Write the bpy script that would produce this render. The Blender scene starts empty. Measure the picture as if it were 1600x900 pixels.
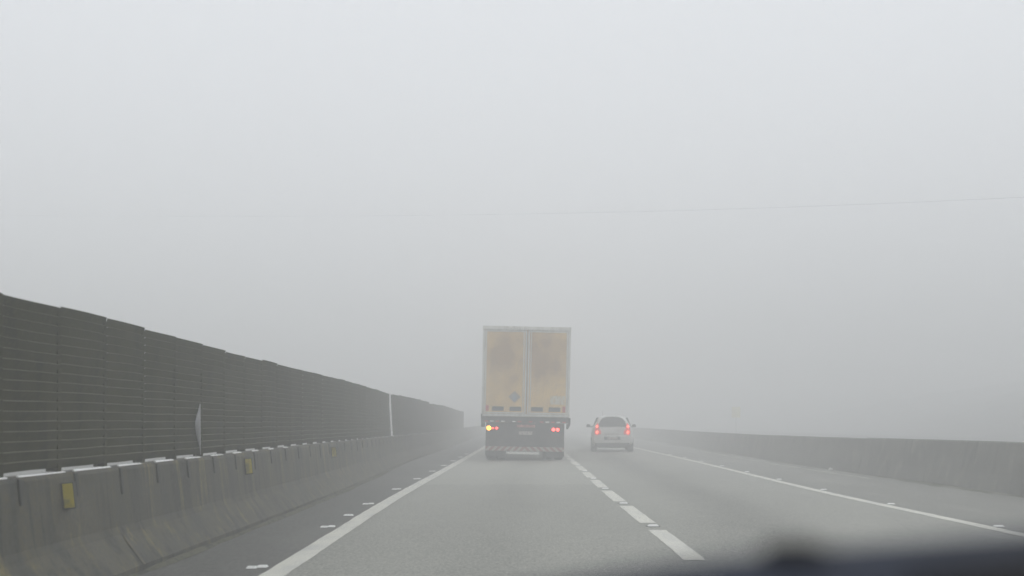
import bpy, bmesh, math, random
from mathutils import Vector, Matrix
R = math.radians
random.seed(4)
C = bpy.context.scene.collection
sc = bpy.context.scene

# ------------------------------------------------------------------ camera, sky, sun, exposure
CH = 1.2                       # eye height of the camera in the car
cam = bpy.data.objects.new('camera', bpy.data.cameras.new('camera'))
C.objects.link(cam); sc.camera = cam
cam.location = (0, 0, CH); cam.rotation_euler = (R(90), 0, 0)
cam.data.lens = 45; cam.data.sensor_width = 36
cam.data.shift_x = -26/1600; cam.data.shift_y = 208/1600
cam.data.clip_start = 0.05; cam.data.clip_end = 6000
cam.data.dof.use_dof = True; cam.data.dof.focus_distance = 22; cam.data.dof.aperture_fstop = 2.4

SUN_EL, SUN_AZ = 55, 20        # high sun, hidden in the cloud ahead
world = bpy.data.worlds.new('World'); sc.world = world; world.use_nodes = True
nt = world.node_tree; nt.nodes.clear()
sky = nt.nodes.new('ShaderNodeTexSky'); sky.sky_type = 'NISHITA'; sky.sun_disc = False
sky.sun_elevation = R(SUN_EL); sky.sun_rotation = R(SUN_AZ)
hsv = nt.nodes.new('ShaderNodeHueSaturation'); hsv.inputs['Saturation'].default_value = 0.15
mixw = nt.nodes.new('ShaderNodeMix'); mixw.data_type = 'RGBA'; mixw.inputs[0].default_value = 0.88
mixw.inputs[7].default_value = (10.6, 11.0, 11.6, 1)      # the even overcast layer
bg = nt.nodes.new('ShaderNodeBackground'); bg.inputs['Strength'].default_value = 0.10
wo = nt.nodes.new('ShaderNodeOutputWorld')
nt.links.new(sky.outputs[0], hsv.inputs['Color']); nt.links.new(hsv.outputs[0], mixw.inputs[6])
nt.links.new(mixw.outputs[2], bg.inputs['Color']); nt.links.new(bg.outputs[0], wo.inputs[0])

sun = bpy.data.objects.new('sun', bpy.data.lights.new('sun', 'SUN')); C.objects.link(sun)
sun.data.energy = 0.5; sun.data.angle = R(40); sun.data.color = (1, .97, .93)
sun.rotation_euler = (R(90-SUN_EL), 0, R(180-SUN_AZ))

sc.view_settings.view_transform = 'Standard'; sc.view_settings.look = 'None'
sc.view_settings.gamma = 1; sc.view_settings.use_curve_mapping = False
sc.view_settings.exposure = 0.0
sc.cycles.use_denoising = True
sc.cycles.max_bounces = 8; sc.cycles.diffuse_bounces = 3; sc.cycles.glossy_bounces = 3
sc.cycles.volume_bounces = 3; sc.cycles.transmission_bounces = 3
sc.cycles.caustics_reflective = False; sc.cycles.caustics_refractive = False

# ------------------------------------------------------------------ materials
def mat(name, col, rough=.6, metal=0, emit=None, es=0, noise=None, bump=None, spec=.5):
    """noise = (scale xyz, second colour, low, high[, detail]); bump = (scale, strength, distance)"""
    m = bpy.data.materials.new(name); m.use_nodes = True
    n = m.node_tree.nodes; l = m.node_tree.links; b = n['Principled BSDF']
    b.inputs['Base Color'].default_value = (*col, 1)
    b.inputs['Roughness'].default_value = rough; b.inputs['Metallic'].default_value = metal
    b.inputs['Specular IOR Level'].default_value = spec
    if emit:
        b.inputs['Emission Color'].default_value = (*emit, 1); b.inputs['Emission Strength'].default_value = es
    tc = n.new('ShaderNodeTexCoord')
    prev = None
    for k in (noise or []):
        sc_, col2, lo, hi = k[:4]
        mp = n.new('ShaderNodeMapping'); mp.inputs['Scale'].default_value = sc_
        tx = n.new('ShaderNodeTexNoise'); tx.inputs['Scale'].default_value = 1; tx.inputs['Detail'].default_value = k[4] if len(k) > 4 else 5
        rp = n.new('ShaderNodeMapRange'); rp.inputs[1].default_value = lo; rp.inputs[2].default_value = hi
        mx = n.new('ShaderNodeMix'); mx.data_type = 'RGBA'
        l.new(tc.outputs['Object'], mp.inputs[0]); l.new(mp.outputs[0], tx.inputs[0]); l.new(tx.outputs[0], rp.inputs[0])
        l.new(rp.outputs[0], mx.inputs[0]); mx.inputs[7].default_value = (*col2, 1)
        if prev: l.new(prev, mx.inputs[6])
        else: mx.inputs[6].default_value = (*col, 1)
        prev = mx.outputs[2]
    if prev: l.new(prev, b.inputs['Base Color'])
    if bump:
        tx = n.new('ShaderNodeTexNoise'); tx.inputs['Scale'].default_value = bump[0]; tx.inputs['Detail'].default_value = 4
        bp = n.new('ShaderNodeBump'); bp.inputs['Strength'].default_value = bump[1]; bp.inputs['Distance'].default_value = bump[2]
        l.new(tc.outputs['Object'], tx.inputs[0]); l.new(tx.outputs[0], bp.inputs['Height']); l.new(bp.outputs[0], b.inputs['Normal'])
    return m

def g(v, t=(1, 1, 1)): return (v*t[0], v*t[1], v*t[2])
W = (1, .995, .87)

M = {}
M['grass'] = mat('grass', (.06, .075, .04), .95, noise=[((.4, .4, .4), (.1, .1, .06), .4, .65), ((6, 6, 6), (.03, .04, .02), .45, .7)])
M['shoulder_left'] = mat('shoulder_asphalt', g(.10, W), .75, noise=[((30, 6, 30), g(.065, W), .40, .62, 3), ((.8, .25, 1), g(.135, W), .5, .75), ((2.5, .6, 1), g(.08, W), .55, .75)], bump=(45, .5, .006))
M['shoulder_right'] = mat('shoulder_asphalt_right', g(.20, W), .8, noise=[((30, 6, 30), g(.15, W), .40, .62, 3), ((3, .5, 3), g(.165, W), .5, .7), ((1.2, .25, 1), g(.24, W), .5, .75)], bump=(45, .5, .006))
M['paint'] = mat('road_paint', (.64, .63, .55), .6, noise=[((3, 1.2, 3), (.5, .5, .46), .45, .7), ((70, 40, 70), (.36, .36, .33), .6, .72, 6)], bump=(60, .3, .003))
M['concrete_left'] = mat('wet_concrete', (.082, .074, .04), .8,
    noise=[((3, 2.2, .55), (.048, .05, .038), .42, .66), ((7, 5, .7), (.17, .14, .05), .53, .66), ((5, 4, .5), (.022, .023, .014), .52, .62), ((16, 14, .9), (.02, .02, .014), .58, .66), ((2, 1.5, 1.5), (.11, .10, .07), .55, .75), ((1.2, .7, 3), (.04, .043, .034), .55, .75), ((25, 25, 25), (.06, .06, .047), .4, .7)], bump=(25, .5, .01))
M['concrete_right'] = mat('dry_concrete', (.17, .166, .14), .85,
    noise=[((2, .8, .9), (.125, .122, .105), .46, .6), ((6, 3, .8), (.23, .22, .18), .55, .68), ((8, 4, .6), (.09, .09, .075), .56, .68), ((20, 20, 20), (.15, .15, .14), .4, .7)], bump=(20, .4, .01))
M['joint'] = mat('joint_shadow', (.025, .025, .022), .9)
M['joint_faint'] = mat('joint_faint', (.045, .045, .036), .9)
M['mortar'] = mat('joint_mortar', (.13, .115, .075), .9, noise=[((12, 12, 12), (.08, .075, .05), .4, .6)])
M['slot_light_strip'] = mat('slot_light_strip', (.9, .9, .88), .4, noise=[((8, 3, 8), (.8, .8, .78), .5, .7)])
M['notch_plate'] = mat('notch_shade', (.036, .037, .029), .7)
M['yellow'] = mat('yellow_reflector', (.50, .41, .025), .5, noise=[((12, 12, 9), (.24, .21, .05), .45, .65)])
M['reflector_base'] = mat('reflector_base', (.05, .052, .04), .7)
M['screen'] = mat('screen_sheet', (.032, .034, .008), .9, spec=.1, noise=[((1.5, 1.1, .8), (.046, .044, .016), .45, .65), ((8, 5, 2), (.018, .02, .006), .5, .7), ((30, 22, 30), (.05, .05, .02), .55, .7)])
M['flap'] = mat('torn_sheet_skylit', (.24, .24, .255), .6, noise=[((25, 25, 5), (.2, .2, .2), .42, .6)])
M['screen_lit_lip'] = mat('screen_lit_lip', (.085, .086, .045), .7, spec=.3)
M['screen_post'] = mat('screen_post', (.038, .04, .022), .8, spec=.3, noise=[((4, 4, 2), (.028, .03, .016), .45, .65)])
M['white_post'] = mat('white_post_paint', (.8, .8, .78), .5)
M['stud_white'] = mat('stud_white', (.8, .8, .77), .35)
M['stud_base'] = mat('stud_base', (.3, .3, .28), .6)
M['stud_glue'] = mat('stud_glue', (.05, .05, .048), .7)
M['wire'] = mat('wire', (.05, .05, .05), .6)
M['sign_yellow'] = mat('sign_yellow', (.75, .68, .28), .5)
M['sign_post'] = mat('sign_post_paint', (.5, .5, .48), .6)
M['steel'] = mat('galvanised_steel', (.3, .3, .29), .5, .3)
M['rubber'] = mat('rubber', (.022, .022, .023), .8)
M['rim'] = mat('rim', (.35, .35, .36), .4, .6)
M['debris'] = mat('pale_litter', (.7, .7, .66), .7)

# the carriageway: worn pale asphalt with a darker oil track in the right lane and a lighter patch beyond a cross joint
def road_material():
    m = mat('asphalt', g(.21, W), .72, bump=(55, .5, .006))
    n = m.node_tree.nodes; l = m.node_tree.links; b = n['Principled BSDF']
    tc = n.new('ShaderNodeTexCoord'); sx = n.new('ShaderNodeSeparateXYZ'); l.new(tc.outputs['Object'], sx.inputs[0])
    def math_(op, a, b_=None, c=None, clamp=False):
        k = n.new('ShaderNodeMath'); k.operation = op; k.use_clamp = clamp
        for i, v in enumerate((a, b_, c)):
            if v is None: continue
            if isinstance(v, (int, float)): k.inputs[i].default_value = v
            else: l.new(v, k.inputs[i])
        return k.outputs[0]
    def noise(scale, det=5):
        mp = n.new('ShaderNodeMapping'); mp.inputs['Scale'].default_value = scale
        t = n.new('ShaderNodeTexNoise'); t.inputs['Scale'].default_value = 1; t.inputs['Detail'].default_value = det
        l.new(tc.outputs['Object'], mp.inputs[0]); l.new(mp.outputs[0], t.inputs[0]); return t.outputs[0]
    x, y = sx.outputs[0], sx.outputs[1]
    def band(cx, w):       # gaussian-ish band around a lateral position
        d = math_('DIVIDE', math_('SUBTRACT', x, cx), w)
        return math_('POWER', 2.718, math_('MULTIPLY', math_('MULTIPLY', d, d), -1))
    wob = math_('MULTIPLY', math_('SUBTRACT', noise((.05, .12, 1), 2), .5), .8)
    x = math_('ADD', x, wob)
    v = math_('ADD', .262, math_('MULTIPLY', math_('SUBTRACT', noise((28, 16, 28), 8), .5), .26))
    v = math_('ADD', v, math_('MULTIPLY', math_('SUBTRACT', noise((.6, .12, 1), 4), .5), .11))
    v = math_('ADD', v, math_('MULTIPLY', math_('SUBTRACT', noise((2.2, .9, 1), 4), .5), .06))
    v = math_('ADD', v, math_('MULTIPLY', math_('SUBTRACT', noise((48, 11, 48), 2), .5), .34))
    v = math_('ADD', v, math_('MULTIPLY', math_('SUBTRACT', noise((14, 3, 14), 3), .5), .10))
    streak = math_('MULTIPLY_ADD', noise((.5, .06, 1), 3), .9, .45)
    v = math_('SUBTRACT', v, math_('MULTIPLY', math_('MULTIPLY', band(2.75, .55), streak), .095))
    v = math_('SUBTRACT', v, math_('MULTIPLY', math_('MULTIPLY', band(-.3, .5), streak), .04))
    # lighter resurfaced length of the left lane beyond the joint
    far = math_('GREATER_THAN', y, 24.2); inl = math_('LESS_THAN', sx.outputs[0], 1.35)
    v = math_('ADD', v, math_('MULTIPLY', math_('MULTIPLY', far, inl), .055))
    jt = math_('LESS_THAN', math_('ABSOLUTE', math_('SUBTRACT', y, math_('ADD', 24.2, wob))), .05)
    v = math_('SUBTRACT', v, math_('MULTIPLY', math_('MULTIPLY', jt, inl), .03))
    # small dark pits
    pit = math_('GREATER_THAN', noise((9, 5, 9), 2), .735)
    v = math_('SUBTRACT', v, math_('MULTIPLY', pit, .07))
    v = math_('MAXIMUM', v, .03)
    cc = n.new('ShaderNodeCombineColor')
    l.new(v, cc.inputs[0]); l.new(v, cc.inputs[1]); l.new(math_('MULTIPLY', v, .87), cc.inputs[2])
    l.new(cc.outputs[0], b.inputs['Base Color'])
    return m
M['road'] = road_material()

# ------------------------------------------------------------------ mesh helpers
class MB:
    def __init__(s): s.v = []; s.f = []; s.m = []
    def add(s, vs, fs, mi=0, T=None):
        o = len(s.v)
        s.v += [tuple(T @ Vector(p)) if T else tuple(p) for p in vs]
        s.f += [tuple(i+o for i in f) for f in fs]; s.m += [mi]*len(fs)
    def box(s, x0, x1, y0, y1, z0, z1, mi=0, T=None):
        s.add([(x0,y0,z0),(x1,y0,z0),(x1,y1,z0),(x0,y1,z0),(x0,y0,z1),(x1,y0,z1),(x1,y1,z1),(x0,y1,z1)],
              [(0,3,2,1),(4,5,6,7),(0,1,5,4),(1,2,6,5),(2,3,7,6),(3,0,4,7)], mi, T)
    def prism(s, pts, y0, y1, mi=0, T=None):     # outline in x-z, counter-clockwise seen from -y, extruded along y
        n = len(pts)
        s.add([(x, y0, z) for x, z in pts]+[(x, y1, z) for x, z in pts],
              [tuple(range(n)), tuple(range(2*n-1, n-1, -1))]+[((i+1)%n, i, i+n, (i+1)%n+n) for i in range(n)], mi, T)
    def cyl(s, c, r, h, axis='z', n=24, mi=0, r2=None, T=None):
        r2 = r if r2 is None else r2
        A = {'z': lambda a, q, rr: (c[0]+rr*math.cos(a), c[1]+rr*math.sin(a), c[2]+q),
             'y': lambda a, q, rr: (c[0]+rr*math.cos(a), c[1]+q, c[2]+rr*math.sin(a)),
             'x': lambda a, q, rr: (c[0]+q, c[1]+rr*math.cos(a), c[2]+rr*math.sin(a))}[axis]
        vs = [A(2*math.pi*i/n, 0, r) for i in range(n)]+[A(2*math.pi*i/n, h, r2) for i in range(n)]
        s.add(vs, [tuple(range(n-1, -1, -1)), tuple(range(n, 2*n))]+[(i, (i+1)%n, (i+1)%n+n, i+n) for i in range(n)], mi, T)
    def lathe_x(s, prof, c, n=32, mi=0, T=None):  # prof = (x offset, radius)
        vs = []; fs = []
        for x, r in prof:
            vs += [(c[0]+x, c[1]+r*math.cos(2*math.pi*i/n), c[2]+r*math.sin(2*math.pi*i/n)) for i in range(n)]
        for k in range(len(prof)-1):
            fs += [(k*n+i, k*n+(i+1)%n, (k+1)*n+(i+1)%n, (k+1)*n+i) for i in range(n)]
        fs += [tuple(range(n-1, -1, -1)), tuple(range((len(prof)-1)*n, len(prof)*n))]
        s.add(vs, fs, mi, T)
    def build(s, name, mats, parent=None, smooth=False, bevel=0, subsurf=0):
        me = bpy.data.meshes.new(name); me.from_pydata(s.v, [], s.f)
        bm = bmesh.new(); bm.from_mesh(me); bmesh.ops.recalc_face_normals(bm, faces=bm.faces); bm.to_mesh(me); bm.free()
        for m in (mats if isinstance(mats, (list, tuple)) else [mats]): me.materials.append(m)
        for p, i in zip(me.polygons, s.m): p.material_index = i; p.use_smooth = smooth
        o = bpy.data.objects.new(name, me); C.objects.link(o)
        if parent: o.parent = parent
        if bevel:
            b = o.modifiers.new('bevel', 'BEVEL'); b.width = bevel; b.segments = 2; b.limit_method = 'ANGLE'
        if subsurf:
            b = o.modifiers.new('sub', 'SUBSURF'); b.levels = b.render_levels = subsurf
        return o
def tag(o, label=None, cat=None, group=None, kind=None):
    if label: o['label'] = label
    if cat: o['category'] = cat
    if group: o['group'] = group
    if kind: o['kind'] = kind
    return o
def empty(name, loc=(0,0,0), **k):
    o = bpy.data.objects.new(name, None); C.objects.link(o); o.location = loc; o.empty_display_size = .2
    return tag(o, **k)
def lerp(tab, d):
    if d <= tab[0][0]: return tab[0][1]
    for (a, b), (c, e) in zip(tab, tab[1:]):
        if d <= c: return b+(e-b)*(d-a)/(c-a)
    return tab[-1][1]
def smooth_tab(tab, d, w=4):
    return sum(lerp(tab, d+k*w/2) for k in (-2, -1, 0, 1, 2))/5
def srange(a, b, st):
    n = max(1, round((b-a)/st)); return [a+(b-a)*i/n for i in range(n+1)]
def ribbon(mb, xa, xb, ds, z, mi=0):
    vs = []
    for d in ds: vs += [(xa(d), d, z), (xb(d), d, z)]
    mb.add(vs, [(2*i, 2*i+1, 2*i+3, 2*i+2) for i in range(len(ds)-1)], mi)

# lateral positions along the road (metres to the right of the camera), by distance ahead
LL = [(0, -1.93), (10, -1.97), (14.5, -2.06), (21, -2.11), (29, -2.07), (42, -2.04), (57, -2.03), (120, -2.0), (600, -2.0)]
ML = [(0, 1.47), (11, 1.44), (14, 1.43), (18, 1.36), (22, 1.335), (30, 1.34), (40, 1.31), (60, 1.30), (600, 1.3)]
RL = [(0, 5.4), (13.5, 5.24), (18, 5.05), (21, 4.95), (30, 4.98), (40, 4.96), (55, 4.8), (90, 4.75), (600, 4.75)]
LB = [(0, -3.06), (10, -3.06), (16, -3.08), (24, -3.16), (30, -3.34), (35, -3.50), (44, -3.55), (60, -3.62), (90, -3.9), (140, -4.3)]
RB = [(0, 8.2), (20, 7.88), (29, 7.56), (38, 7.38), (47, 7.42), (70, 7.5), (140, 7.8)]

# ------------------------------------------------------------------ the setting
mb = MB(); mb.add([(-2500,-400,-.15),(2500,-400,-.15),(2500,3500,-.15),(-2500,3500,-.15)], [(0,1,2,3)])
tag(mb.build('ground', M['grass']), kind='structure')
ds = srange(-20, 60, 1)+srange(60, 700, 8)[1:]
mb = MB(); ribbon(mb, lambda d: lerp(LL, d), lambda d: lerp(RL, d), ds, 0)
tag(mb.build('road', M['road']), kind='structure')
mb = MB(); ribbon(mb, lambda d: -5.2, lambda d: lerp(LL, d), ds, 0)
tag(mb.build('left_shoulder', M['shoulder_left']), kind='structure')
mb = MB(); ribbon(mb, lambda d: lerp(RL, d), lambda d: 9.2, ds, 0)
tag(mb.build('right_shoulder', M['shoulder_right']), kind='structure')
# the other carriageway behind the median screen
M['road_other'] = mat('asphalt_other', g(.18, W), .8, noise=[((1, .2, 1), g(.14, W), .4, .7), ((30, 14, 30), g(.15, W), .42, .62, 8)])
mb = MB(); mb.add([(-16,-20,0),(-5.2,-20,0),(-5.2,700,0),(-16,700,0)], [(0,1,2,3)])
tag(mb.build('opposite_carriageway', M['road_other']), kind='structure')
# edge lines with slightly ragged borders
def line(name, tab, w, seed):
    rnd = random.Random(seed); dd = srange(-15, 60, .25)+srange(60, 500, 5)[1:]
    ja = [rnd.uniform(-.006, .006) for _ in dd]; jb = [rnd.uniform(-.006, .006) for _ in dd]
    mb = MB(); vs = []
    for i, d in enumerate(dd):
        c = smooth_tab(tab, d); vs += [(c-w/2+ja[i], d, .004), (c+w/2+jb[i], d, .004)]
    mb.add(vs, [(2*i, 2*i+1, 2*i+3, 2*i+2) for i in range(len(dd)-1)])
    return tag(mb.build(name, M['paint']), kind='structure')
line('left_edge_line', LL, .2, 1); line('right_edge_line', RL, .17, 2)
rnd = random.Random(5)
for k in range(-3, 40):
    d0 = 11.05+4.0*k; d1 = d0+3.02; mb = MB(); vs = []
    for d in srange(d0, d1, .3):
        c = smooth_tab(ML, d); vs += [(c-.095+rnd.uniform(-.005,.005), d, .004), (c+.095+rnd.uniform(-.005,.005), d, .004)]
    mb.add(vs, [(2*i, 2*i+1, 2*i+3, 2*i+2) for i in range(len(vs)//2-1)])
    tag(mb.build('lane_dash', M['paint']), kind='structure')

# strips of dirt and weeds gathered at the foot of each barrier
def foot_dirt(name, tab, side, w, m, seed, d0=4, d1=90):
    rnd = random.Random(seed); dd = srange(d0, d1, .22); mb = MB(); vs = []; h = .5
    for d in dd:
        h = max(.25, min(1.3, h+rnd.uniform(-.22, .22))); b = smooth_tab(tab, d)
        vs += [(b+side*.03, d, .02*h), (b-side*.03*h, d, .022*h), (b-side*w*h, d, .003)]
    mb.add(vs, [f for i in range(len(dd)-1) for f in ((3*i, 3*i+1, 3*i+4, 3*i+3), (3*i+1, 3*i+2, 3*i+5, 3*i+4))])
    return tag(mb.build(name, m), kind='structure')
M['dirt'] = mat('roadside_dirt', (.09, .09, .055), .95, noise=[((9, 5, 9), (.035, .037, .026), .5, .62), ((3, 1, 3), (.09, .085, .05), .5, .7)], bump=(40, .8, .02))
M['dirt_right'] = mat('roadside_dirt_right', (.1, .105, .07), .95, noise=[((10, 6, 10), (.07, .075, .045), .42, .62), ((3, .6, 3), (.2, .195, .16), .5, .66)], bump=(40, .8, .02))
mb = MB(); ribbon(mb, lambda d: smooth_tab(RB, d)-.62-.05*math.sin(d*1.3), lambda d: smooth_tab(RB, d)-.48+.04*math.sin(d*2.1), srange(26.5, 50, .5), .004)
M['dust'] = mat('pale_dust', (.36, .36, .31), .9, noise=[((2, 1, 2), (.2, .2, .17), .45, .62)])
tag(mb.build('dust_streak', M['dust']), kind='structure')
foot_dirt('left_gutter_dirt', LB, -1, .06, M['dirt'], 3)
foot_dirt('right_gutter_dirt', RB, 1, .28, M['dirt_right'], 8, 12, 90)

# wooded slope in the fog beyond the right barrier
M['slope'] = mat('slope_ground', (.05, .06, .035), .95, noise=[((.3, .3, .3), (.08, .08, .05), .45, .6)])
M['leaf'] = mat('bush_leaves', (.05, .07, .03), .8, noise=[((.5, .5, .5), (.03, .045, .02), .45, .6), ((3, 3, 3), (.08, .095, .04), .55, .7)])
rnd = random.Random(11)
def slope_z(x, y):
    a = max(0, x-(36+2*math.sin(y*.05))); k = 1-math.exp(-a/30)
    return -.15+9.0*k*(1+.18*math.sin(y*.045+1)+.1*math.sin(y*.11)+.06*math.sin(x*.6+y*.31)+.05*math.sin(x*1.1-y*.5))
xs = srange(11, 120, 3); ys = srange(-20, 420, 7); mb = MB()
mb.add([(x, y, slope_z(x, y)-(0.02 if x < 14 else 0)) for y in ys for x in xs],
       [(j*len(xs)+i, j*len(xs)+i+1, (j+1)*len(xs)+i+1, (j+1)*len(xs)+i) for j in range(len(ys)-1) for i in range(len(xs)-1)])
tag(mb.build('hillside', M['slope'], smooth=True), kind='structure')

# ------------------------------------------------------------------ left concrete barrier with its fittings
LPROF = [(0, 0), (0, .06), (-.10, .19), (-.175, .30), (-.198, .36), (-.245, .80), (-.262, .83), (-.42, .83), (-.44, .80), (-.49, .36), (-.66, .06), (-.66, 0)]
def barrier_section(tab, prof, side, d0, d1, m, parent, hz=lambda d: 1, dx=0, g0=.002, g1=.002):
    mb = MB(); dd = srange(d0+g0, d1-g1, 1.0); n = len(prof); vs = []
    for d in dd:
        b = smooth_tab(tab, d); vs += [(b+dx+side*px*-1, d, pz*hz(d)) for px, pz in prof]
    fs = [(i*n+j, i*n+(j+1)%n, (i+1)*n+(j+1)%n, (i+1)*n+j) for i in range(len(dd)-1) for j in range(n)]
    fs += [tuple(range(n)), tuple(range((len(dd)-1)*n, len(dd)*n))]
    mb.add(vs, fs)
    return mb.build('barrier_section', m, parent)
lb = empty('concrete_barrier', (-3.3, 9, 0), label='long dark wet concrete barrier under the screen left of the road, with yellow reflectors', cat='barrier')
lb.location = (0, 0, 0)
rnd = random.Random(7)
lsec = []
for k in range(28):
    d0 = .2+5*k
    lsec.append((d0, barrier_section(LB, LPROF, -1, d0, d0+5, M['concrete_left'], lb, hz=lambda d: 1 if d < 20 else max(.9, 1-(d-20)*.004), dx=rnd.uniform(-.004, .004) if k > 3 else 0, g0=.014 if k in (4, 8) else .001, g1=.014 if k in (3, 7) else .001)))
    mb = MB(); b = smooth_tab(LB, d0)
    pf = [(x-.012, z-.012 if z > .1 else z) for x, z in LPROF[:7]]+[(-.4, .815), (-.4, 0)]
    mb.prism([(b+x, z*.97) for x, z in reversed(pf)], d0-.014, d0+.014)
    if k > 3: mb.build('joint', M['joint'] if k in (4, 8) else (M['mortar'] if k == 2 else M['joint_faint']), lb)
# two pale mortar repairs where the barrier was patched
for dd_, w in ((10.2, .05), (34.6, .10), (35.5, .12)):
    mb = MB(); b = smooth_tab(LB, dd_); hh = .97 if dd_ > 30 else 1
    lowz = [(0, .06), (-.10, .19), (-.175, .30)] if dd_ < 30 else LPROF[1:6]
    vs = []
    for x, z in lowz: vs += [(b+x+.010, dd_-w/2+z*.0, z*hh), (b+x+.010, dd_+w/2, z*hh)]
    mb.add(vs, [(2*i, 2*i+1, 2*i+3, 2*i+2) for i in range(len(lowz)-1)])
    mb.build('mortar_patch', M['mortar'], lb)
def ltop(d): return .83*(1 if d < 20 else max(.9, 1-(d-20)*.004))
pd = .42+1.03*3
posts = [.06+1.03*k for k in range(130)]
for i, d in enumerate(posts):
    if d > 42: break
    b = smooth_tab(LB, d); t = ltop(d)
    mb = MB(); T = Matrix.Translation((b-.242, d, t-.008)) @ Matrix.Rotation(-math.atan2(.047, .44), 4, 'Y')
    L_ = .17 if i % 5 else .21
    mb.box(-.006, .010, -.026, .026, -L_, 0, 0, T)
    mb.build('notch_plate', M['notch_plate'], lb, bevel=.003)  # dark plates imitate the shade of notches along the barrier top
    if d < 17.6:
        mb = MB(); L0 = lerp([(8, .86), (9.3, .80), (10.4, .62), (12.4, .52), (14.5, .40), (17.5, .28)], d)+rnd.uniform(-.04, .04)
        tilt = rnd.uniform(-.003, .003)
        h1 = .015+tilt
        mb.add([(b-.264, d+.06, t+.002), (b-.284, d+.06, t+.002), (b-.284, d+.06+L0, t+.002), (b-.264, d+.06+L0, t+.002),
                (b-.277, d+.06, t+h1), (b-.284, d+.06, t+h1), (b-.284, d+.06+L0, t+h1-.004), (b-.277, d+.06+L0, t+h1-.004)],
               [(0,3,2,1),(4,5,6,7),(0,1,5,4),(1,2,6,5),(2,3,7,6),(3,0,4,7)])
        mb.build('slot_light_strip', M['slot_light_strip'], lb)  # white strips stand in for daylight through slots below the screen
for d, s_ in ((3.2, 1), (9.05, 1), (14.95, 1), (21.9, .95)):
    b = smooth_tab(LB, d); mb = MB()
    x0 = b-.212
    T = Matrix.Translation((x0, d, .575)) @ Matrix.Rotation(-math.atan2(.047, .44), 4, 'Y')
    # wedge housing bolted to the barrier face, its yellow face turned to the traffic
    mb.add([(-.02,-.03,0),(.085,-.03,.0),(.085,.02,.0),(-.02,.13,.0),(-.02,-.03,.19*s_),(.085,-.03,.19*s_),(.085,.02,.19*s_),(-.02,.13,.19*s_)],
           [(0,3,2,1),(4,5,6,7),(0,1,5,4),(1,2,6,5),(2,3,7,6),(3,0,4,7)], 0, T)
    r = mb.build('reflector', M['reflector_base'], lb, bevel=.004)
    mb = MB(); mb.box(.008, .079, -.036, -.031, .01, .19*s_-.008, 0, T); mb.build('yellow_face', M['yellow'], r)

# ------------------------------------------------------------------ louvred screen standing on the barrier
def screen_x(d): return smooth_tab(LB, d)-.365
TOPZ = [(0, 2.02), (8, 2.03), (11, 2.035), (15.5, 1.985), (20, 1.985), (28, 1.985), (35, 1.955), (42, 1.98), (50, 1.955), (51, 1.90), (60, 1.93), (75, 1.82), (100, 1.8)]
def make_screen(name, i0, i1, label):
    root = empty(name, (0, 0, 0), label=label, cat='fence')
    rnd = random.Random(i0+3)
    for i in range(i0, i1):
        d0, d1 = posts[i], posts[i+1]; d = (d0+d1)/2
        zt = lerp(TOPZ, d)+rnd.uniform(-.004, .004)+(.012 if i % 7 == 2 else 0); zb = ltop(d)+.03
        bulge = rnd.uniform(-.012, .015); xs0, xs1 = screen_x(d0), screen_x(d1); drop = rnd.uniform(-.006, .006)
        pitch = .066; n = int((zt-zb)/pitch); pitch = (zt-zb)/n
        far = d > 40
        mb = MB(); gap = abs(d0-12.42) < .3
        segs = [0, .25, .5, .6, 1]
        prof = []
        for k in range(n):                 # each louvre: sloping face and a lip painted lighter, as if catching sky
            z = zb+k*pitch
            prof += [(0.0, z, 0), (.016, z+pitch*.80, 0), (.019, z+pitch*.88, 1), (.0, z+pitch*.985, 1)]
        cols = []
        for s_ in segs:
            for (px, z, mi) in prof:
                ss = s_
                dd = d0+.003+(d1-d0-.006)*ss
                cols.append((xs0+(xs1-xs0)*ss+px+bulge*math.sin(math.pi*ss), dd, z+drop*(ss-.5)+(.0018 if z < 1.85 else .0005)*math.sin(z*9+i*2.1+ss*5)))
        m_ = len(prof); wob = [rnd.uniform(-.005, .005) for _ in segs]
        for a in range(len(segs)-1):
            base = len(mb.v) if a == 0 else base
            if a == 0: mb.v += cols
            for k in range(m_-1):
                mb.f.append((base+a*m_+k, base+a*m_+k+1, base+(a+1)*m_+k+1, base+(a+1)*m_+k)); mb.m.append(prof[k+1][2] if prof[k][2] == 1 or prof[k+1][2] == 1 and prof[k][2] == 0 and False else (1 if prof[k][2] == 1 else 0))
        pn = mb.build('panel', [M['screen'], M['screen_lit_lip']], root)
        if gap:                            # torn flap bent outwards beside the post, caught sky light painted as pale colour
            mb = MB(); vs = []; nz = 14
            for k in range(nz+1):
                q = k/nz; z = .85+.53*q; wd = math.sin(math.pi*q**1.2)**1.5
                for t in (0, .5, 1):
                    dd = d1-.15+.02*(1-q)-(.02+.27*wd)*t
                    vs.append((xs1+.026+.035*wd*math.sin(math.pi*t*.8), dd, z))
            mb.add(vs, [(3*k+a, 3*k+a+1, 3*k+a+4, 3*k+a+3) for k in range(nz) for a in (0, 1)])
            fl = mb.build('torn_flap', M['flap'], pn, smooth=True)
            sm = fl.modifiers.new('thick', 'SOLIDIFY'); sm.thickness = .003
    for i in range(i0, i1+1):
        d = posts[i]; x = screen_x(d); zt = lerp(TOPZ, d)-.015+rnd.uniform(-.012, .008); lean = rnd.uniform(-.012, .012)
        mb = MB(); T = Matrix.Translation((x, d, 0)) @ Matrix.Rotation(lean, 4, 'X')
        mb.box(-.012, .010, -.034, .034, ltop(d)+.004, zt, 0, T); mb.box(-.05, -.011, -.006, .006, ltop(d)+.004, zt-.01, 0, T)
        mb.box(-.075, -.051, -.048, .048, ltop(d)+.004, zt-.01, 0, T)
        mb.build('post', M['screen'], root)
    return root
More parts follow.
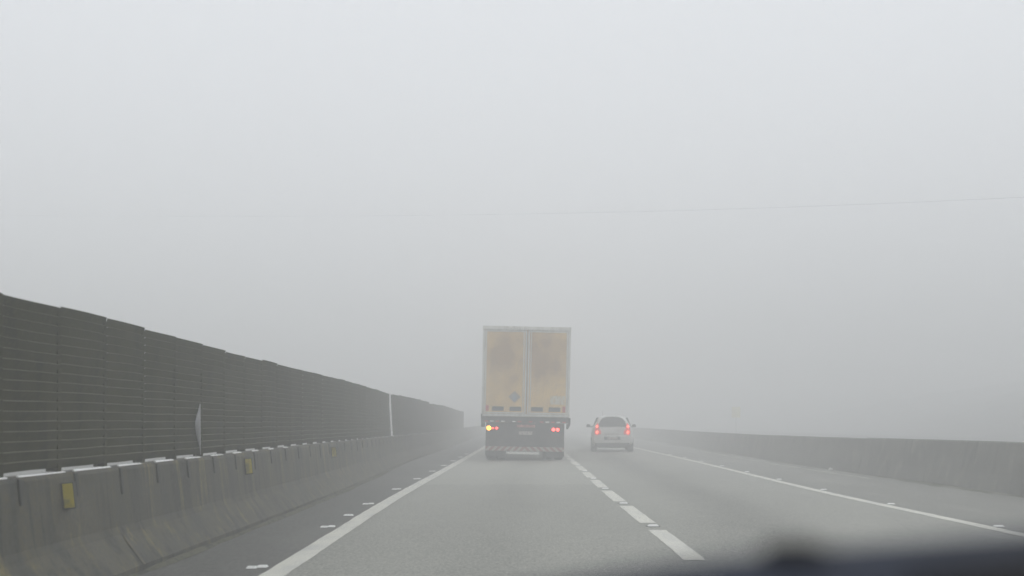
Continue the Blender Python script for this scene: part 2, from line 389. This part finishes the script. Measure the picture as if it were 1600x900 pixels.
ip = min(range(len(posts)), key=lambda i: abs(posts[i]-34.9))
make_screen('roadside_screen', 0, ip, 'dark green louvred screen on the left barrier, nearer stretch ending at the thin white post')
make_screen('roadside_screen', ip+1, 80, 'fog-faded louvred screen on the left barrier, farther stretch beyond the thin white post')
dwp = (posts[ip]+posts[ip+1])/2
mb = MB(); xw = screen_x(dwp)
mb.cyl((0, 0, 0), .026, 1.16, n=16); mb.cyl((0, 0, 1.16), .026, .02, r2=.012, n=16); mb.box(-.05, .05, -.05, .05, -.012, .006)
wp = mb.build('white_post', M['white_post'], None, bevel=.002)
wp.location = (xw+.05, dwp-.1, ltop(dwp)+.013); wp.rotation_euler = (0, R(-3.0), 0)
tag(wp, 'thin white post leaning slightly on the left barrier between two screen stretches', 'post')

# ------------------------------------------------------------------ right concrete barrier
RPROF = [(0, 0), (-.02, .08), (-.085, .30), (-.145, .56), (-.20, .82), (-.215, .84), (-.39, .84), (-.405, .82), (-.48, .30), (-.62, .08), (-.62, 0)]
rb = empty('concrete_barrier', (0, 0, 0), label='pale plain concrete barrier along the right shoulder, fading into the fog', cat='barrier')
rnd = random.Random(9)
for k in range(19):
    d0 = 9.5+5*k; up = .012 if d0 < 29 else -.006
    hz = lambda d, up=up: (1+up)*lerp([(0, 1), (22, 1), (30, .955), (45, .88), (60, .86), (120, .86)], d)
    barrier_section(RB, RPROF, 1, d0, d0+5, M['concrete_right'], rb, hz=hz, dx=rnd.uniform(-.006, .006)+(0 if d0 < 29 else .03), g0=.05 if k == 4 else .002, g1=.05 if k == 3 else .002)
    mb = MB(); b = smooth_tab(RB, d0)
    pf = [(x-.05, z) for x, z in RPROF[:6]]+[(-.36, .8), (-.36, 0)]
    mb.prism([(b-x, z*hz(d0)*.97) for x, z in pf], d0-.055, d0+.055); mb.build('joint', M['joint'], rb)
# small pale piece of litter at its foot
mb = MB(); mb.prism([(-.05, 0), (.06, 0), (.045, .05), (0, .075), (-.04, .04)], -.03, .04)
o = mb.build('litter', M['debris'], None, bevel=.008); o.location = (smooth_tab(RB, 31.2)-.16, 31.2, .004)
tag(o, 'small pale scrap of litter at the foot of the right barrier', 'litter')

# ------------------------------------------------------------------ road studs
ORD = ['nearest the camera', 'second from the camera', 'third from the camera', 'fourth from the camera', 'fifth from the camera', 'sixth from the camera', 'seventh from the camera', 'eighth from the camera', 'ninth from the camera', 'tenth from the camera', 'eleventh from the camera']
def stud_twin():
    root = empty('road_stud')
    for dx, dy in ((-.036, -.035), (.036, .035)):
        mb = MB(); mb.add([(dx-.043,dy-.05,.004),(dx+.043,dy-.05,.004),(dx+.043,dy+.05,.004),(dx-.043,dy+.05,.004),
                           (dx-.034,dy-.02,.022),(dx+.034,dy-.02,.022),(dx+.034,dy+.02,.022),(dx-.034,dy+.02,.022)],
                          [(0,3,2,1),(4,5,6,7),(0,1,5,4),(1,2,6,5),(2,3,7,6),(3,0,4,7)])
        b = mb.build('stud_body', M['stud_white'], root, bevel=.004)
        mb = MB(); mb.add([(dx-.038,dy-.049,.0065),(dx+.038,dy-.049,.0065),(dx+.033,dy-.0225,.022),(dx-.033,dy-.0225,.022)], [(0,1,2,3)])
        mb.build('lens', M['stud_white'], b)
    return root
def stud_single():
    root = empty('road_stud')
    mb = MB(); mb.cyl((0, 0, .001), .085, .004, n=20); mb.build('glue_pad', M['stud_glue'], root)
    mb = MB(); mb.add([(-.065,-.05,.004),(.065,-.05,.004),(.065,.05,.004),(-.065,.05,.004),(-.048,-.02,.024),(.048,-.02,.024),(.048,.02,.024),(-.048,.02,.024)],
                      [(0,3,2,1),(4,5,6,7),(0,1,5,4),(1,2,6,5),(2,3,7,6),(3,0,4,7)])
    b = mb.build('stud_body', M['stud_white'], root, bevel=.004)
    return root
def dup(o, parent=None):
    c = o.copy(); C.objects.link(c)
    if parent: c.parent = parent
    for ch in list(o.children): dup(ch, c)
    return c
def place(proto, used, x, y, label, group):
    o = proto if not used else dup(proto); o.location = (x, y, 0); tag(o, label, 'road stud', group); return o
P = stud_twin()
for k in range(10):
    d = 10.45+3.99*k; place(P, k > 0, smooth_tab(LL, d)-.22, d, 'white twin road stud left of the left edge line, '+ORD[k], 'studs beside the left edge line')
P1 = stud_single()
for k in range(8):
    d = 14.58+4.0*k; place(P1, k > 0, smooth_tab(ML, d)+.01, d, 'white road stud between two dashes of the lane line, '+ORD[k], 'studs in the gaps of the dashed line')
P2 = stud_single(); bpy.data.objects.remove([c for c in P2.children if c.name.startswith('glue')][0]); P2.scale = (.85, .9, .8)
for k in range(9):
    d = 14.55+3.9*k; place(P2, k > 0, smooth_tab(RL, d)+.17, d, 'white road stud outside the right edge line, '+ORD[k], 'studs beside the right edge line')
o = place(P1, True, -2.28, 16.2, '', ''); o['label'] = 'small extra road stud between the second and third twin studs on the left'; o['group'] = 'studs beside the left edge line'

# ------------------------------------------------------------------ signs in the fog and the overhead wire
def sign(x, d, w, h, zc, label):
    root = empty('road_sign', (x, d, 0), label=label, cat='sign')
    mb = MB(); mb.box(-.035, .035, .0, .07, -.3, zc+h/2-.05); mb.build('post', M['sign_post'], root, bevel=.005)
    mb = MB(); mb.box(-w/2, w/2, -.03, -.004, zc-h/2, zc+h/2); mb.build('panel', M['sign_yellow'], root, bevel=.01)
sign(16.2, 100, .68, .85, 1.9, 'faint yellow sign on a thin post behind the right barrier')
mb = MB(); pts = []
for i in range(73):                 # strung obliquely: nearer on the right, deeper in the fog on the left
    px = -400+i*33.3; D = 50+27*(1600-px)/1600; py = 338-30*((px-400)/1200)**2*(1 if px > 400 else .4)
    pts.append(Vector(((px-826)/2000*D, D, CH+(658-py)/2000*D)))
r = .0045
for a, b in zip(pts, pts[1:]):
    dirv = (b-a).normalized(); u = dirv.orthogonal().normalized(); w = dirv.cross(u)
    vs = [a+(u*math.cos(q*math.pi/3)+w*math.sin(q*math.pi/3))*r for q in range(6)]+[b+(u*math.cos(q*math.pi/3)+w*math.sin(q*math.pi/3))*r for q in range(6)]
    mb.add(vs, [(q, (q+1)%6, (q+1)%6+6, q+6) for q in range(6)])
tag(mb.build('overhead_wire', M['wire']), 'thin overhead wire sagging across the grey sky above the road', 'wire')

# ------------------------------------------------------------------ the truck
TD, TS = 38.83, 51.5
TX = (819.5-826)/TS
truck = empty('cargo_truck', (TX, TD, 0), label='tall ochre box truck seen from behind in the left lane, amber light flashing', cat='truck')
TILT = Matrix.Rotation(R(1.15), 4, 'Y')
M['door_paint'] = mat('ochre_paint', (.84, .57, .20), .55,
    noise=[((1.6, 1, .9), (.68, .46, .2), .4, .62), ((.9, 1, .75), (.56, .38, .19), .5, .7), ((5, 5, 1.2), (.78, .58, .3), .55, .75), ((14, 14, 14), (.66, .45, .2), .45, .7)])
# road grime: two darker patches high on the doors
def grime(m):
    n = m.node_tree.nodes; l = m.node_tree.links; b = n['Principled BSDF']
    src = b.inputs['Base Color'].links[0].from_socket
    tc = n.new('ShaderNodeTexCoord'); s = n.new('ShaderNodeSeparateXYZ'); l.new(tc.outputs['Object'], s.inputs[0])
    def mth(op, a, c=None):
        k = n.new('ShaderNodeMath'); k.operation = op
        for i, v in enumerate((a, c)):
            if v is None: continue
            if isinstance(v, (int, float)): k.inputs[i].default_value = v
            else: l.new(v, k.inputs[i])
        return k.outputs[0]
    nz = n.new('ShaderNodeTexNoise'); nz.inputs['Scale'].default_value = 1.7; nz.inputs['Detail'].default_value = 4; l.new(tc.outputs['Object'], nz.inputs[0])
    dx = mth('DIVIDE', mth('SUBTRACT', mth('ABSOLUTE', mth('SUBTRACT', s.outputs[0], .03)), .60), .58)
    dz = mth('DIVIDE', mth('SUBTRACT', s.outputs[2], 3.22), .75)
    r2 = mth('ADD', mth('MULTIPLY', dx, dx), mth('MULTIPLY', dz, dz))
    r2 = mth('ADD', r2, mth('MULTIPLY', mth('SUBTRACT', nz.outputs[0], .5), 4.5))
    k = mth('POWER', 2.718, mth('MULTIPLY', r2, -1)); k = mth('MINIMUM', mth('MULTIPLY', k, 1.1), .9)
    mx = n.new('ShaderNodeMix'); mx.data_type = 'RGBA'; l.new(k, mx.inputs[0]); l.new(src, mx.inputs[6]); mx.inputs[7].default_value = (.36, .215, .09, 1)
    l.new(mx.outputs[2], b.inputs['Base Color'])
grime(M['door_paint'])
M['box_side'] = mat('box_side', (.6, .4, .17), .6, noise=[((2, .5, 1), (.28, .2, .11), .4, .65)])
M['aluminium'] = mat('aluminium_trim', (.72, .71, .65), .5, .1, noise=[((10, 10, 3), (.55, .53, .47), .45, .65)])
M['chassis'] = mat('chassis_black', (.03, .03, .03), .7, noise=[((5, 5, 5), (.06, .055, .05), .45, .65)])
M['beam'] = mat('beam_grey', (.055, .053, .05), .7, noise=[((6, 6, 6), (.09, .085, .075), .5, .7)])
M['vent'] = mat('dark_vent', (.035, .037, .04), .6)
M['tape_red'] = mat('tape_red', (.5, .05, .04), .4)
M['tape_white'] = mat('tape_white', (.85, .85, .8), .4)
M['plate'] = mat('plate_grey', (.5, .46, .42), .5, noise=[((25, 3, 8), (.22, .18, .17), .45, .6)])
M['plate_red'] = mat('plate_red', (.55, .28, .24), .5, noise=[((14, 3, 8), (.3, .1, .09), .45, .6)])
M['amber_on'] = mat('amber_on', (.8, .35, .03), .4, emit=(1, .36, .03), es=9)
M['red_on'] = mat('red_on', (.7, .03, .03), .4, emit=(1, .07, .06), es=7)
M['red_dim'] = mat('red_dim', (.7, .03, .03), .4, emit=(1, .07, .06), es=4.5)
M['emblem'] = mat('emblem_grey', (.28, .235, .2), .6)
M['emblem_in'] = mat('emblem_pale', (.28, .3, .32), .6)
M['decal'] = mat('decal_white', (.66, .62, .5), .6, noise=[((16, 3, 7), (.6, .46, .26), .48, .6)])
def stripes():
    m = mat('bumper_stripes', (.5, .5, .46), .5)
    n = m.node_tree.nodes; l = m.node_tree.links; b = n['Principled BSDF']
    tc = n.new('ShaderNodeTexCoord'); s = n.new('ShaderNodeSeparateXYZ'); l.new(tc.outputs['Object'], s.inputs[0])
    ab = n.new('ShaderNodeMath'); ab.operation = 'ABSOLUTE'; l.new(s.outputs[0], ab.inputs[0])
    ad = n.new('ShaderNodeMath'); ad.operation = 'ADD'; l.new(ab.outputs[0], ad.inputs[0]); l.new(s.outputs[2], ad.inputs[1])
    mu = n.new('ShaderNodeMath'); mu.operation = 'MULTIPLY'; l.new(ad.outputs[0], mu.inputs[0]); mu.inputs[1].default_value = 1/.19
    fr = n.new('ShaderNodeMath'); fr.operation = 'FRACT'; l.new(mu.outputs[0], fr.inputs[0])
    gt = n.new('ShaderNodeMath'); gt.operation = 'GREATER_THAN'; l.new(fr.outputs[0], gt.inputs[0]); gt.inputs[1].default_value = .5
    mx = n.new('ShaderNodeMix'); mx.data_type = 'RGBA'; l.new(gt.outputs[0], mx.inputs[0])
    mx.inputs[6].default_value = (.24, .075, .06, 1); mx.inputs[7].default_value = (.40, .37, .32, 1); l.new(mx.outputs[2], b.inputs['Base Color'])
    return m
M['stripes'] = stripes()
def tpart(name, m, fn, parent=None, bevel=.006):
    mb = MB(); fn(mb); mb.v = [tuple(TILT @ Vector(p)) for p in mb.v]
    return mb.build(name, m, parent or truck, bevel=bevel)
BL = 12.6
box_ = tpart('cargo_box', M['box_side'], lambda b: b.box(-1.27, 1.27, .09, BL, 1.34, 4.0))
for s_ in (-1, 1):
    tpart('corner_post', M['aluminium'], lambda b: b.box(s_*1.30-.035, s_*1.30+.035, .0, .09, 1.32, 3.96))
tpart('door_sill', M['aluminium'], lambda b: b.box(-1.262, 1.262, .015, .085, 1.335, 1.412))
tpart('roof_header', M['aluminium'], lambda b: b.box(-1.34, 1.34, -.03, .09, 3.96, 4.07))
for s_ in (-1, 1):
    xa, xb = (-1.255, .005) if s_ < 0 else (.045, 1.255)
    d_ = tpart('rear_door', M['door_paint'], lambda b: b.box(xa, xb, .02, .085, 1.42, 3.95))
    def frame(b):
        b.box(xa, xa+.045, .005, .018, 1.42, 3.95); b.box(xb-.045, xb, .005, .018, 1.42, 3.95)
        b.box(xa+.046, xb-.046, .006, .018, 1.42, 1.465); b.box(xa+.046, xb-.046, .006, .018, 3.9, 3.95)
    tpart('door_trim', M['aluminium'], frame, d_, bevel=.003)
    tpart('lock_rod', M['aluminium'], lambda b: b.cyl(((xb-.09 if s_ < 0 else xa+.09), -.012, 1.45), .014, 2.48, n=10), d_, bevel=0)
    for cx in ((-.86, -.33) if s_ < 0 else (.33, .86)):
        cx += .02
        tpart('door_plate', M['vent'], lambda b: b.box(cx-.175, cx+.175, -.004, .016, 1.50, 1.63), d_, bevel=.01)
    ex = (-1.16, .0) if s_ < 0 else (1.17, .0)
    tpart('red_tape', M['tape_red'], lambda b: b.box(ex[0]-.05, ex[0]+.04, .008, .019, 1.49, 1.66), d_, bevel=0)
    for k in range(4):
        tpart('hinge', M['aluminium'], lambda b: b.box((xa-.07 if s_ < 0 else xb-.01), (xa+.01 if s_ < 0 else xb+.07), -.016, .004, 1.6+k*.72, 1.66+k*.72), d_, bevel=.003)
    if s_ < 0:   # diamond-shaped placard
        e = tpart('diamond_placard', M['emblem'], lambda b: b.prism([(-.34, 1.75), (-.16, 1.93), (-.34, 2.11), (-.52, 1.93)], .006, .019), d_, bevel=0)
        tpart('placard_mark', M['emblem_in'], lambda b: (b.prism([(-.40, 1.80), (-.28, 1.80), (-.28, 2.0), (-.40, 2.0)], .001, .005)), e, bevel=0)
    else:
        tpart('white_decal', M['decal'], lambda b: b.box(.74, 1.19, .010, .019, 1.72, 1.98), d_, bevel=0)
# rear beam with reflective tape
beam = tpart('rear_beam', M['beam'], lambda b: b.box(-1.31, 1.31, -.02, .3, 1.15, 1.33))
rnd = random.Random(2)
for k in range(15):
    xx = -1.18+k*.168
    if k in (4, 7, 9): continue
    tpart('reflective_tape', M['tape_red'] if k % 2 == 0 else M['tape_white'], lambda b: b.box(xx-.055, xx+.055, -.027, -.022, 1.165, 1.20), beam, bevel=0)
tpart('side_bracket', M['chassis'], lambda b: b.prism([(1.25, .98), (1.30, .98), (1.37, 1.12), (1.37, 1.32), (1.311, 1.32), (1.311, 1.14), (1.25, 1.14)], -.02, .2))
tpart('side_bracket', M['chassis'], lambda b: b.prism([(-1.33, 1.0), (-1.22, 1.0), (-1.22, 1.145), (-1.311, 1.145), (-1.311, 1.4), (-1.35, 1.4)], -.02, .2))
# dark rear panel and the mudguards
tpart('rear_panel', M['chassis'], lambda b: b.box(-1.19, 1.19, .05, .1, .42, 1.145))
for s_ in (-1, 1):
    tpart('mud_flap', M['rubber'], lambda b: b.box(s_*.93-.27, s_*.93+.27, .2, .22, .12, .6), bevel=.01)
    tpart('mudguard', M['chassis'], lambda b: b.box(s_*.93-.27, s_*.93+.27, .3, 3.9, 1.02, 1.06))
    tpart('chassis_rail', M['chassis'], lambda b: b.box(s_*.45-.06, s_*.45+.06, .3, 12.9, .95, 1.335))
bz = tpart('bumper', M['stripes'], lambda b: b.box(-1.19, 1.19, -.06, .045, .29, .42), bevel=.01)
tpart('white_bar', M['tape_white'], lambda b: b.box(-.56, .44, -.085, -.02, .195, .265), bevel=.01)
tpart('plate_backing', M['plate_red'], lambda b: b.box(-.25, .30, .028, .048, 1.01, 1.09))
tpart('licence_plate', M['plate'], lambda b: b.box(-.19, .22, .026, .048, .78, .89))
def lamp(x, z, r, m, name):
    hsg = tpart('lamp_housing', M['chassis'], lambda b: b.cyl((x, .02, z), r+.015, .03, 'y', 20), bevel=0)
    tpart(name, m, lambda b: b.cyl((x, -.005, z), r, .026, 'y', 20, r2=r), hsg, bevel=.006)
lamp(-1.10, .97, .068, M['amber_on'], 'amber_lamp'); lamp(-.975, .97, .03, M['red_dim'], 'red_lamp'); lamp(-.86, .97, .04, M['red_dim'], 'red_lamp')
lamp(.86, .96, .05, M['red_on'], 'red_lamp'); lamp(.99, .96, .05, M['red_on'], 'red_lamp')
def tyre(parent, x, y, r, w):
    mb = MB(); mb.lathe_x([(-w/2, r*.6), (-w/2, r*.9), (-w*.4, r*.985), (-w*.3, r), (w*.3, r), (w*.4, r*.985), (w/2, r*.9), (w/2, r*.6)], (x, y, r))
    t = mb.build('wheel', M['rubber'], parent, smooth=False, bevel=0)
    mb = MB(); mb.lathe_x([(-w*.45, r*.58), (-w*.3, r*.5), (w*.3, r*.5), (w*.45, r*.58)], (x, y, r)); mb.build('rim', M['rim'], t)
for ay in (1.0, 2.25, 3.5, 10.4):
    for s_ in (-1, 1):
        tyre(truck, s_*1.04, ay, .5, .29); tyre(truck, s_*.73, ay, .5, .29)
    mb = MB(); mb.cyl((-.6, ay, .5), .09, 1.2, 'x', 16); mb.build('axle', M['chassis'], truck)
for s_ in (-1, 1): tyre(truck, s_*1.0, 14.2, .5, .29)
# tractor cab ahead of the box
mb = MB(); mb.box(-1.22, 1.22, 13.0, 15.1, .75, 1.5); mb.box(-1.2, 1.2, 13.0, 14.95, 1.5, 3.1); mb.prism([(-1.15, 3.1), (1.15, 3.1), (1.0, 3.75), (-1.0, 3.75)], 13.0, 14.3)
cab = mb.build('cab', M['box_side'], truck, bevel=.08)
mb = MB(); mb.box(-1.05, 1.05, 14.95, 14.99, 1.9, 2.9); mb.build('windscreen', M['vent'], cab, bevel=.02)
for s_ in (-1, 1):
    mb = MB(); mb.box(s_*1.36-.09, s_*1.36+.09, 14.5, 14.6, 2.0, 2.6); mb.box(min(s_*1.2, s_*1.29), max(s_*1.2, s_*1.29), 14.53, 14.57, 2.5, 2.54)
    mb.build('mirror', M['chassis'], cab, bevel=.02)

# ------------------------------------------------------------------ the hatchback
CD = 50.0; CX = (957-826)/40.0
car = empty('parked_car', (CX, CD, 0), label='small silver hatchback driving in the right lane with red tail lights lit', cat='car'); car.name = 'hatchback_car'; car.rotation_euler = (0, 0, R(-2.4))
M['silver'] = mat('silver_paint', (.67, .67, .65), .35, .1, noise=[((3, 3, 3), (.60, .60, .58), .45, .65)])
M['glass'] = mat('dark_glass', (.03, .035, .035), .12)
M['plastic'] = mat('dark_plastic', (.06, .06, .062), .6)
M['tail_on'] = mat('tail_lamp_on', (.6, .03, .02), .3, emit=(1, .13, .07), es=3.4)
M['tail_lens'] = mat('tail_lamp_lens', (.45, .03, .03), .25, emit=(1, .06, .05), es=.45)
def half(w, zb, belt, wb, wr, zr):
    return [(0, zb), (w*.8, zb), (w*.97, zb+.1), (w, (zb+belt)/2), (w*.985, belt-.14), (wb, belt), (wr+(wb-wr)*.22, belt+(zr-belt)*.72), (wr, zr-.05*min(1, (zr-belt)*3)), (wr*.6, zr-.008), (0, zr)]
ST = [(0.00, .62, .33, .58, .60, .58, .60), (0.03, .76, .25, .60, .74, .70, .64), (.07, .80, .22, .90, .745, .69, .92), (.14, .815, .20, .93, .755, .64, .99),
      (.30, .82, .19, .94, .765, .57, 1.22), (.46, .82, .19, .94, .77, .47, 1.375), (.62, .82, .19, .94, .775, .48, 1.415), (1.3, .82, .18, .93, .78, .56, 1.44), (2.0, .82, .18, .92, .78, .56, 1.41),
      (2.35, .82, .18, .91, .78, .54, 1.34), (2.95, .82, .19, .88, .77, .64, .95), (3.4, .81, .2, .80, .74, .6, .84), (3.72, .74, .24, .62, .64, .5, .68), (3.82, .6, .3, .5, .5, .4, .54)]
mb = MB(); vs = []; N = None
for (y, w, zb, belt, wb, wr, zr) in ST:
    h = half(w, zb, belt, wb, wr, zr); ring = h+[(-x, z) for x, z in reversed(h[1:-1])]; N = len(ring)
    vs += [(x, y, z) for x, z in ring]
fs = [(i*N+j, i*N+(j+1)%N, (i+1)*N+(j+1)%N, (i+1)*N+j) for i in range(len(ST)-1) for j in range(N)]
fs += [tuple(range(N)), tuple(range((len(ST)-1)*N, len(ST)*N))]
mb.add(vs, fs)
body = mb.build('body', M['silver'], car, smooth=True, subsurf=1)
def cpart(name, m, fn, parent=None, bevel=.008, smooth=False):
    mb = MB(); fn(mb); return mb.build(name, m, parent or car, bevel=bevel, smooth=smooth)
def slab(b, pts, off=.02, dy=.0):     # polygon (x, z) laid against the sloping tailgate
    def yy(z): return lerp([(.6, .02), (.92, .055), (.99, .12), (1.22, .285), (1.375, .44), (1.42, .6)], z)-off+dy
    n = len(pts); v = [(x, yy(z), z) for x, z in pts]+[(x, yy(z)+.05, z) for x, z in pts]
    b.add(v, [tuple(range(n)), tuple(range(2*n-1, n-1, -1))]+[((i+1)%n, i, i+n, (i+1)%n+n) for i in range(n)])
cpart('rear_window', M['glass'], lambda b: slab(b, [(-.51, .985), (.51, .985), (.545, 1.03), (.49, 1.19), (.40, 1.31), (.24, 1.36), (0, 1.377), (-.24, 1.36), (-.40, 1.31), (-.49, 1.19), (-.545, 1.03)], .022))
cpart('roof_spoiler', M['silver'], lambda b: slab(b, [(-.34, 1.379), (.34, 1.379), (.30, 1.405), (-.30, 1.405)], .045), bevel=.012)
for s_ in (-1, 1):
    cpart('side_window', M['glass'], lambda b: b.add([(s_*.765, .75, .96), (s_*.785, 2.5, .95), (s_*.62, 2.2, 1.32), (s_*.62, .8, 1.34), (s_*.70, .75, .96), (s_*.70, 2.5, .95), (s_*.55, 2.2, 1.32), (s_*.55, .8, 1.34)],
          [(0,1,2,3),(7,6,5,4),(0,4,5,1),(1,5,6,2),(2,6,7,3),(3,7,4,0)]))
    pts = [(.44, .70), (.62, .64), (.69, .68), (.70, .82), (.655, 1.0), (.60, 1.12), (.545, 1.10), (.52, .92), (.445, .80)]
    pts = [(s_*x, z) for x, z in pts]; pts = pts if s_ > 0 else pts[::-1]
    t_ = cpart('tail_lamp', M['tail_lens'], lambda b: slab(b, pts, .032), bevel=.01)
    for (zz, xx, rr) in ((1.0, .605, .05), (.77, .60, .066)):
        cpart('lit_bulb', M['tail_on'], lambda b: slab(b, [(s_*xx+rr*.8*math.cos(a*math.pi/5), zz+rr*math.sin(a*math.pi/5)) for a in range(10)], .045), t_, bevel=0)
    # door mirrors on short stalks
    cpart('mirror', M['plastic'], lambda b: (b.prism([(s_*.84, .95), (s_*1.0, .95), (s_*1.02, 1.0), (s_*.98, 1.08), (s_*.86, 1.06)], 2.25, 2.36), b.box(min(s_*.74, s_*.85), max(s_*.74, s_*.85), 2.27, 2.33, .95, .99)), bevel=.015)
cpart('bumper', M['plastic'], lambda b: b.prism([(-.56, .16), (.56, .16), (.64, .22), (.68, .36), (-.68, .36), (-.64, .22)], -.05, .25), bevel=.03)
cpart('bumper_skin', M['silver'], lambda b: b.prism([(-.60, .30), (.60, .30), (.72, .36), (.765, .48), (.75, .57), (.66, .63), (-.66, .63), (-.75, .57), (-.765, .48), (-.72, .36)], -.04, .2), bevel=.04)
cpart('plate_recess', M['plastic'], lambda b: b.box(-.33, .30, -.052, -.03, .47, .60))
cpart('licence_plate', M['plate'], lambda b: b.box(-.2, .2, -.06, -.053, .48, .585))
cpart('tailgate_handle', M['silver'], lambda b: b.box(-.3, .3, -.012, .03, .70, .735), bevel=.01)
cpart('exhaust', M['steel'], lambda b: b.cyl((.45, .02, .2), .025, .3, 'y', 14), bevel=0)
cpart('antenna', M['plastic'], lambda b: b.cyl((-.35, 2.3, 1.36), .006, .28, 'z', 8, r2=.003), bevel=0)
for ay in (.62, 3.05):
    for s_ in (-1, 1): tyre(car, s_*.715, ay-.05, .29, .23)

# ------------------------------------------------------------------ dashboard of the camera's own car, close and out of focus
M['dash'] = mat('dashboard_vinyl', (.022, .028, .046), .8, noise=[((30, 30, 30), (.018, .023, .038), .4, .6)], spec=.25)
M['dash_black'] = mat('dashboard_black', (.006, .006, .007), .8, spec=.15)
dash = empty('dashboard', (0, .52, CH-.0555), label='dark blue dashboard top, close and out of focus along the bottom right', cat='dashboard')
# top edge height (relative to the eye) along x, at 0.55 m
DZ = [(-.6, -.14), (-.2, -.105), (0, -.079), (.0066, -.0775), (.029, -.0722), (.048, -.0685), (.075, -.0650), (.13, -.0608), (.185, -.0565), (.213, -.0535), (.4, -.046), (.9, -.04)]
mb = MB(); xs = srange(-.6, .9, .03)
rows = [(.66, -.030), (.62, -.010), (.575, -.001), (.55, 0), (.53, -.003), (.49, -.012), (.45, -.03), (.42, -.06), (.42, -.30), (.66, -.30)]
vs = [(x, y-.52, (smooth_tab(DZ, x, .04)+dz if dz > -.2 else dz)+.06) for x in xs for y, dz in rows]; n = len(rows)
mb.add(vs, [(i*n+j, i*n+(j+1)%n, (i+1)*n+(j+1)%n, (i+1)*n+j) for i in range(len(xs)-1) for j in range(n)]+[tuple(range(n)), tuple(range((len(xs)-1)*n, len(xs)*n))])
mb.build('dash_top', M['dash'], dash, smooth=True)
# sun sensor dome
mb = MB(); cx = (1243-826)/2000*.55; zz = smooth_tab(DZ, cx, .04)+.06
prof = [(.015, -.004), (.0148, .001), (.013, .0038), (.008, .0050), (0.0008, .0053)]
vs = []; n = 20
for r_, h_ in prof: vs += [(cx+r_*math.cos(2*math.pi*i/n), .03+r_*math.sin(2*math.pi*i/n), zz+h_) for i in range(n)]
mb.add(vs, [(k*n+i, k*n+(i+1)%n, (k+1)*n+(i+1)%n, (k+1)*n+i) for k in range(len(prof)-1) for i in range(n)]+[tuple(range((len(prof)-1)*n, len(prof)*n))])
mb.build('sensor_dome', M['dash_black'], dash, smooth=True)
# black instrument cowl rising at the right
mb = MB(); vs = []; xs = srange(.13, .60, .02)
rows = [(.45, 0), (.43, .004), (.40, .003), (.37, -.01), (.36, -.16), (.45, -.16)]
CZ = [(.10, -.062), (.13, -.0575), (.155, -.0520), (.19, -.0465), (.26, -.043), (.6, -.035)]
vs = [(x, y-.52, smooth_tab(CZ, x, .02)+dz+.06-.003) for x in xs for y, dz in rows]; n = len(rows)
mb.add(vs, [(i*n+j, i*n+(j+1)%n, (i+1)*n+(j+1)%n, (i+1)*n+j) for i in range(len(xs)-1) for j in range(n)]+[tuple(range(n)), tuple(range((len(xs)-1)*n, len(xs)*n))])
mb.build('instrument_cowl', M['dash_black'], dash, smooth=True)

# ------------------------------------------------------------------ the fog
HAZE_TOP, HAZE_D = 16.5, 0.0205
mb = MB(); mb.box(-2600, 2600, -450, 3600, -1.2, HAZE_TOP)
hm = bpy.data.materials.new('fog'); hm.use_nodes = True; nn = hm.node_tree.nodes; nn.clear()
pv = nn.new('ShaderNodeVolumePrincipled'); om = nn.new('ShaderNodeOutputMaterial')
pv.inputs['Color'].default_value = (.985, .985, .98, 1); pv.inputs['Density'].default_value = HAZE_D; pv.inputs['Anisotropy'].default_value = 0.1
hm.node_tree.links.new(pv.outputs[0], om.inputs['Volume'])
hz = mb.build('haze', hm); tag(hz, kind='stuff')
